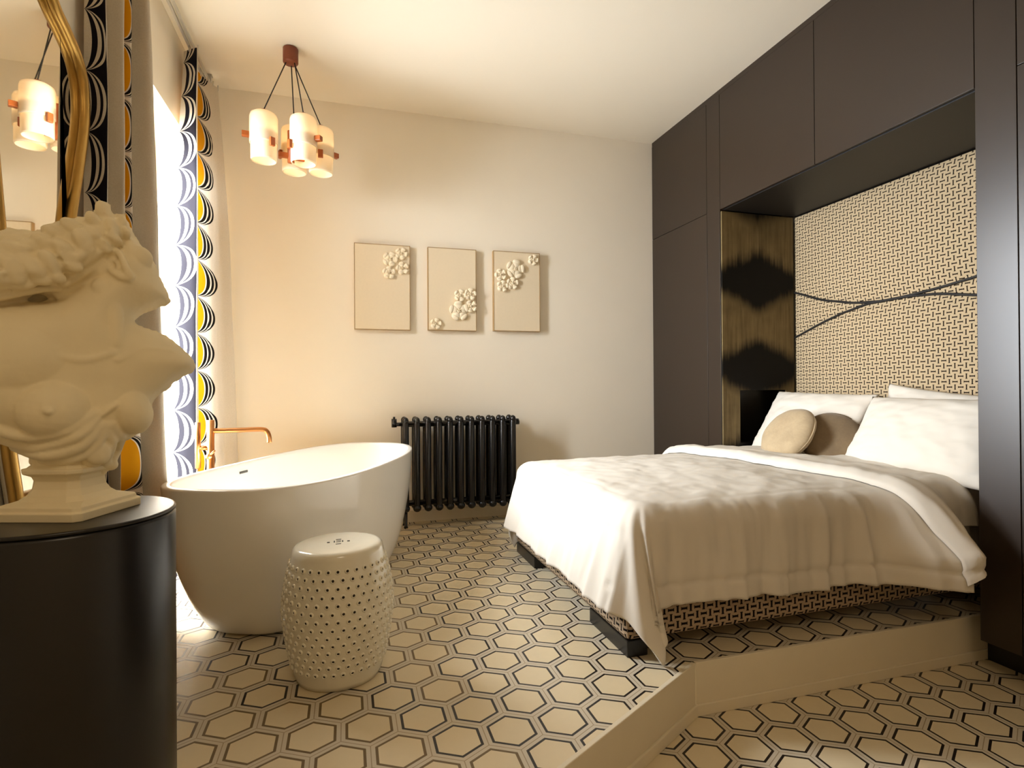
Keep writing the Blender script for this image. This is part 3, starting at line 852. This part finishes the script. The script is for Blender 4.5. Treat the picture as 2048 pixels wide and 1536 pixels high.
BODY.build(bm); HAIR.build(bm)
def fd(px, py):
    q = bp(px, py); return min(BODY.front(q.x, q.z), HAIR.front(q.x, q.z))
def E_(px, py, dd, rx, ry, rz, rot=0, yaw=0):      # dd counts outwards from the surface
    R_ = Matrix.Rotation(yaw, 3, 'Z') @ Matrix.Rotation(-math.radians(rot), 3, 'Y')
    ell(bm, bp(px, py, fd(px, py)-dd), (rx, ry, rz), R_, 24, 14)
def T_(pts, n=14):
    P = [bp(a, b, fd(a, b)-c) for a, b, c, r in pts]; C = catmull(P, 6)
    rr = [interp(k/(len(C)-1)*(len(P)-1), [(i, q[3]) for i, q in enumerate(pts)]) for k in range(len(C))]
    tube(bm, C, rr, n)
    ell(bm, C[0], (rr[0],)*3, seg=12, ring=8); ell(bm, C[-1], (rr[-1],)*3, seg=12, ring=8)
# breasts, shoulder, neck and face relief
E_(108, 818, -.018, .062, .048, .056, -10); E_(96, 822, .028, .009, .009, .008)
E_(262, 822, -.020, .038, .048, .050, 20)
E_(30, 720, -.03, .10, .045, .07, 8)
T_([(205, 575, -.012, .020), (226, 630, -.010, .018), (232, 690, -.010, .015)])
T_([(110, 712, -.006, .010), (170, 720, -.006, .010), (226, 706, -.005, .009)])
T_([(236, 720, -.006, .010), (290, 700, -.006, .010), (340, 705, -.006, .009)])
E_(268, 520, -.020, .035, .026, .030, 30)
# ear
T_([(226, 548, .004, .0055), (214, 525, .012, .006), (218, 508, .017, .007), (234, 503, .018, .007), (245, 518, .016, .006), (253, 538, .014, .007), (262, 553, .008, .009)], 10)
T_([(222, 540, .004, .007), (240, 552, .006, .008), (258, 556, .006, .008)], 10)
T_([(224, 522, .010, .0036), (233, 524, .012, .0042), (238, 536, .010, .004)], 8)
# drapery on the chest
for pts in ([(-30, 850, .004, .012), (50, 872, .006, .012), (130, 862, .006, .011), (190, 826, .002, .008)],
            [(-10, 874, .0, .010), (70, 893, .004, .012), (150, 874, .006, .011), (194, 838, .002, .008)],
            [(30, 893, .0, .010), (90, 910, .004, .012), (160, 892, .004, .011), (200, 850, .002, .009)],
            [(70, 922, .0, .010), (130, 920, .004, .011), (185, 900, .004, .010), (206, 862, .003, .009)],
            [(205, 850, .003, .009), (222, 880, .006, .012), (214, 910, .006, .011), (204, 940, .006, .011)],
            [(222, 850, .003, .009), (240, 872, .006, .010), (236, 895, .006, .009), (224, 922, .004, .009)],
            [(196, 835, .002, .006), (240, 806, .003, .005), (284, 799, .003, .005), (298, 790, .0, .006)],
            [(205, 852, .002, .006), (245, 874, .004, .007), (276, 860, .004, .006), (294, 832, .0, .006)]):
    T_(pts, 10)
E_(196, 905, .006, .022, .014, .026, 20); E_(222, 930, .006, .014, .014, .012); E_(185, 922, .006, .02, .012, .014)
# hair: locks drawn back from the temple, leaves and petals on top
rnd = random.Random(5)
for a in ((250, 500, 205, 545, 150, 575), (244, 490, 190, 530, 130, 566), (236, 480, 185, 512, 140, 540), (228, 512, 180, 555, 118, 588), (120, 580, 60, 580, 0, 592), (100, 562, 50, 562, -20, 575)):
    T_([(a[0], a[1], .0, .005), (lerp(a[0], a[2], .5)+3, lerp(a[1], a[3], .5)-4, .003, .008), (a[2], a[3], .003, .010), (a[4], a[5], .0, .010)], 10)
for (px, py, rr_, rot) in ((207, 424, .026, 80), (190, 446, .026, 60), (150, 458, .030, 30), (168, 485, .030, 70), (118, 468, .030, 10), (128, 500, .030, 50), (92, 488, .030, 30), (60, 492, .028, -20), (100, 527, .028, 60), (140, 530, .026, 20), (60, 530, .030, 45), (32, 500, .03, 20), (28, 540, .030, 70), (20, 478, .024, 0), (75, 556, .026, 10), (0, 515, .03, 50), (-10, 556, .03, 0), (45, 570, .022, -10), (185, 468, .022, 40), (222, 456, .022, 70), (242, 448, .018, 100), (158, 512, .022, -30), (110, 550, .022, 35), (250, 466, .014, 60), (205, 490, .022, 50), (228, 478, .018, 30)):
    E_(px, py, .005, rr_*.95, .014, rr_*.52, -rot, rnd.uniform(-.5, .5))
    E_(px+rnd.uniform(-7, 7), py+rnd.uniform(-7, 7), .012, rr_*.5, .007, rr_*.2, -rot+rnd.uniform(-25, 25), rnd.uniform(-.6, .6))
ell(bm, bp(78, 598, .035), (.07, .02, .03))
me = bpy.data.meshes.new('b'); bm.to_mesh(me); bm.free()
tmpo = bpy.data.objects.new('b', me); COL.objects.link(tmpo)
r_ = tmpo.modifiers.new('r', 'REMESH'); r_.mode = 'VOXEL'; r_.voxel_size = .003
s_ = tmpo.modifiers.new('s', 'SMOOTH'); s_.iterations = 3; s_.factor = .5
dg = bpy.context.evaluated_depsgraph_get()
ev = bpy.data.meshes.new_from_object(tmpo.evaluated_get(dg)); bpy.data.objects.remove(tmpo)
bm = bmesh.new(); bm.from_mesh(ev); bm.normal_update()
hz = [bp(p, q).z for p, q in ((100, 590), (230, 500))]
for v in bm.verts:
    c = v.co; hairy = 0
    lim = interp(c.x, [(bp(0, 0).x, bp(0, 600).z), (bp(110, 0).x, bp(110, 585).z), (bp(215, 0).x, bp(215, 515).z), (bp(262, 0).x, bp(262, 480).z), (bp(300, 0).x, 9)])
    if c.z > lim: hairy = min(1, (c.z-lim)/.015)
    v.co += v.normal*(hairy*.0024*fbm(c.x*42, c.z*38, c.y*30, 3)+.0010*fbm(c.x*22, c.y*22, c.z*22))
me = bpy.data.meshes.new('figure'); bm.to_mesh(me); bm.free()
f_ = link('figure', me, PLASTER, bust, True)

# ------------------------------------------------------------------ wavy mirror
mir = thing('mirror', 'tall wavy mirror in a gilded frame behind the bust', 'mirror', (LW, 2.08, 0))
right = [(.50, 2.16), (.72, 2.27), (.95, 2.31), (1.15, 2.27), (1.38, 2.22), (1.58, 2.245), (1.76, 2.30), (1.95, 2.35), (2.08, 2.345), (2.155, 2.30), (2.20, 2.22), (2.235, 2.14), (2.30, 2.07), (2.40, 2.04), (2.50, 2.02)]
left = [(.52, 1.98), (.72, 1.91), (.95, 1.86), (1.15, 1.86), (1.38, 1.84), (1.58, 1.81), (1.80, 1.78), (2.0, 1.76), (2.14, 1.78), (2.24, 1.86), (2.36, 1.93), (2.46, 1.96)]
out_ = catmull([(.034, y-2.08, z) for z, y in right]+[(.034, y-2.08, z) for z, y in left[::-1]], 5, closed=True)
bm = bmesh.new()
fr = [bm.verts.new((.022, p.y, p.z)) for p in out_]; bk = [bm.verts.new((.004, p.y, p.z)) for p in out_]
bm.faces.new(fr); bm.faces.new(bk[::-1])
for k in range(len(out_)): bm.faces.new((fr[k], bk[k], bk[(k+1) % len(bk)], fr[(k+1) % len(fr)]))
bmesh.ops.triangulate(bm, faces=[f for f in bm.faces if len(f.verts) > 4])
obj('mirror_glass', bm, MIRROR, mir)
bm = bmesh.new(); tube(bm, out_, .0175, 14, closed=True); obj('frame', bm, GOLD, mir, smooth=True)

# ------------------------------------------------------------------ curtains and rail
def curtain(label, top, mid, bot, us, z0=.008, z1=2.965, rep=.222, vo=0.0):
    n = 15*(len(us)-1)
    def prof(P): return catmull([(x, y, 0) for x, y in P], 15)
    T, Mi, B = prof(top), prof(mid), prof(bot)
    U_ = [interp(i/15, list(enumerate(us))) for i in range(n+1)]
    def f(u, v):
        i = min(int(round(u*n)), n); z = lerp(z0, z1, v)
        if z > 1.6: t = ((z-1.6)/(z1-1.6))**1.3; p = Mi[i].lerp(T[i], t)
        else: t = ((1.6-z)/1.6)**1.2; p = Mi[i].lerp(B[i], t)
        w = .006*fbm(u*9, z*1.3, 2)*(1 if z < 2.8 else .3)
        return (p.x+w, p.y+w*.5, z)
    o = grid('curtain', f, n, 90, CURT, None, uv=lambda u, v: (U_[min(int(round(u*n)), n)], lerp(z0, z1, v)/rep+vo))
    tag(o, label, 'curtain', 'patterned linen curtains')
    for p in T[6:-6:12]:
        bm = bmesh.new(); tube(bm, [(p.x, p.y, z1-.012), (p.x, p.y, z1+.022)], .004, 6)
        obj('hook', bm, RAILM, o, smooth=True)
    return o
curtain('near printed linen curtain with dark and mustard motifs hanging beside the mirror',
        [(-.903, 2.372), (-.842, 2.392), (-.875, 2.44), (-.815, 2.478), (-.87, 2.54), (-.83, 2.59), (-.875, 2.65), (-.80, 2.655), (-.84, 2.72), (-.90, 2.73)],
        [(-.903, 2.366), (-.836, 2.378), (-.875, 2.43), (-.80, 2.438), (-.87, 2.52), (-.815, 2.565), (-.87, 2.65), (-.765, 2.68), (-.80, 2.78), (-.90, 2.80)],
        [(-.90, 2.366), (-.825, 2.35), (-.87, 2.41), (-.785, 2.30), (-.86, 2.44), (-.765, 2.595), (-.85, 2.64), (-.675, 2.56), (-.74, 2.72), (-.89, 2.82)],
        [0, .95, 1.4, 1.7, 1.95, 2.5, 3.2, 3.6, 3.9, 4.2], vo=.3)
curtain('far printed linen curtain with mustard ovals hanging in the back corner behind the faucet',
        [(-.90, 3.66), (-.815, 3.60), (-.86, 3.70), (-.885, 3.80), (-.85, 3.95), (-.825, 4.0), (-.80, 4.06), (-.86, 4.12)],
        [(-.895, 3.40), (-.757, 3.32), (-.81, 3.46), (-.865, 3.62), (-.825, 3.88), (-.785, 3.99), (-.725, 4.08), (-.79, 4.18)],
        [(-.89, 3.32), (-.735, 3.20), (-.79, 3.38), (-.855, 3.55), (-.80, 3.84), (-.75, 3.97), (-.665, 4.07), (-.76, 4.19)],
        [0, 1.0, 1.5, 1.9, 2.6, 3.0, 3.6, 4.0])
rl = thing('curtain_rail', 'white double curtain rail under the ceiling above the window', 'curtain rail', (-.86, 3.05, 2.99))
for x in (-.018, .004): obj('track', boxbm(x, x+.014, -1.0, 1.12, 0, .016), RAILM, rl, bevel=.002)
for y in (-.85, .05, 1.02):
    bm = bmesh.new(); box(bm, -.02, .02, y-.012, y+.012, .016, CZ-2.99); box(bm, -.025, .025, y-.02, y+.02, CZ-2.99-.006, CZ-2.99-.0005); obj('bracket', bm, RAILM, rl)

# ------------------------------------------------------------------ chandelier
ch = thing('pendant_light', 'hanging lamp with four opal glass shades and teak blocks over the bathtub', 'lamp', (-.315, 3.615, 0))
bm = bmesh.new(); lathe(bm, [(.040, CZ-.001), (.044, CZ-.006), (.044, CZ-.086), (.040, CZ-.092)][::-1], 32); obj('canopy', bm, TEAKD, ch, smooth=True)
base = math.atan2(.315, 3.615)
for dx_, dd_ in ((-.15, -.01), (.07, -.045), (.175, .085), (.02, .125)):
    RS = math.hypot(dx_, dd_); a = math.atan2(dd_, dx_)+base; x, y = RS*math.cos(a), RS*math.sin(a)
    bm = bmesh.new()
    zt = 2.63
    pr = [(.012, zt+.004), (.056, zt), (.073, zt-.012), (.078, zt-.03), (.079, zt-.175), (.078, zt-.185), (.0745, zt-.185), (.0745, zt-.03), (.056, zt-.014), (.012, zt-.01)]
    lathe(bm, pr, 40, cap=False)
    sh = obj('glass_shade', bm, OPAL, ch, smooth=True); sh.location = (x, y, 0)
    bm = bmesh.new()
    pr = [(.0695, zt-.12), (.0725, zt-.18), (.0725, zt-.275), (.068, zt-.285), (.065, zt-.282), (.069, zt-.27), (.069, zt-.18), (.066, zt-.12)]
    lathe(bm, pr, 40, cap=False); obj('lower_glass', bm, OPAL, sh, smooth=True)
    for dk in (0, 120, 240):
        Mb = Matrix.Rotation(a+math.radians(dk), 4, 'Z')
        o = obj('teak_block', boxbm(.079, .118 if dk == 0 else .098, -.016, .016, zt-.155, zt-.125) if dk == 0 else boxbm(.078, .096, -.015, .015, zt-.215, zt-.165), TEAK, sh, bevel=.003)
        o.matrix_local = Mb
    bm = bmesh.new(); lathe(bm, [(.018, zt-.05), (.018, zt+.02), (.006, zt+.026)], 16); obj('socket', bm, TEAKD, sh, smooth=True)
    bm = bmesh.new(); ca = Vector((.026*math.cos(a), .026*math.sin(a), CZ-.09)); tube(bm, [ca, Vector((x, y, zt+.02))], .0034, 8); obj('cord', bm, CORD, ch, smooth=True)
    bm = bmesh.new(); Mb = Matrix.Rotation(a, 4, 'Z'); box(bm, .012, RS-.079, -.013, .013, zt-.245, zt-.215, mat=Mb); obj('teak_arm', bm, TEAK, ch, bevel=.003)
    L = bpy.data.lights.new('bulb_fill', 'POINT'); L.energy = .7; L.color = (1, .86, .68); L.shadow_soft_size = .03  # warm fill added inside the unlit shade to lift the ambient light
    lo = bpy.data.objects.new('bulb_fill', L); COL.objects.link(lo); lo.location = (-.315+x, 3.615+y, zt-.13)
bm = bmesh.new(); lathe(bm, [(.020, 2.36), (.020, 2.55)], 20); obj('teak_hub', bm, TEAK, ch, smooth=True)

# ------------------------------------------------------------------ light
w = bpy.data.worlds.new('world'); SC.world = w; w.use_nodes = True
bg = w.node_tree.nodes['Background']; bg.inputs[0].default_value = (.93, .97, 1, 1); bg.inputs[1].default_value = 5.0
def area(name, loc, rot, sx, sy, e, col, spread=PI):
    L = bpy.data.lights.new(name, 'AREA'); L.shape = 'RECTANGLE'; L.size = sx; L.size_y = sy; L.energy = e; L.color = col; L.spread = spread
    o = bpy.data.objects.new(name, L); COL.objects.link(o); o.location = loc; o.rotation_euler = rot
    return o
# daylight in the window opening (just outside the frame, facing into the room)
area('window_daylight', (RD-.10, (WY0+WY1)/2, 1.30), (0, -PI/2+.34, 0), 2.3, 1.1, 315, (.88, .94, 1), 2.15)
# unseen warm fill light added under the ceiling behind the camera
area('warm_fill', (.3, -1.0, CZ-.02), (0, 0, 0), .9, .9, 16, (1, .80, .56))
vs_ = SC.view_settings
vs_.view_transform = 'Standard'; vs_.look = 'None'; vs_.exposure = .17; vs_.gamma = 1; vs_.use_curve_mapping = False
SC.cycles.use_denoising = True; SC.cycles.caustics_reflective = False; SC.cycles.caustics_refractive = False
SC.cycles.max_bounces = 10; SC.cycles.diffuse_bounces = 6; SC.cycles.sample_clamp_indirect = 6
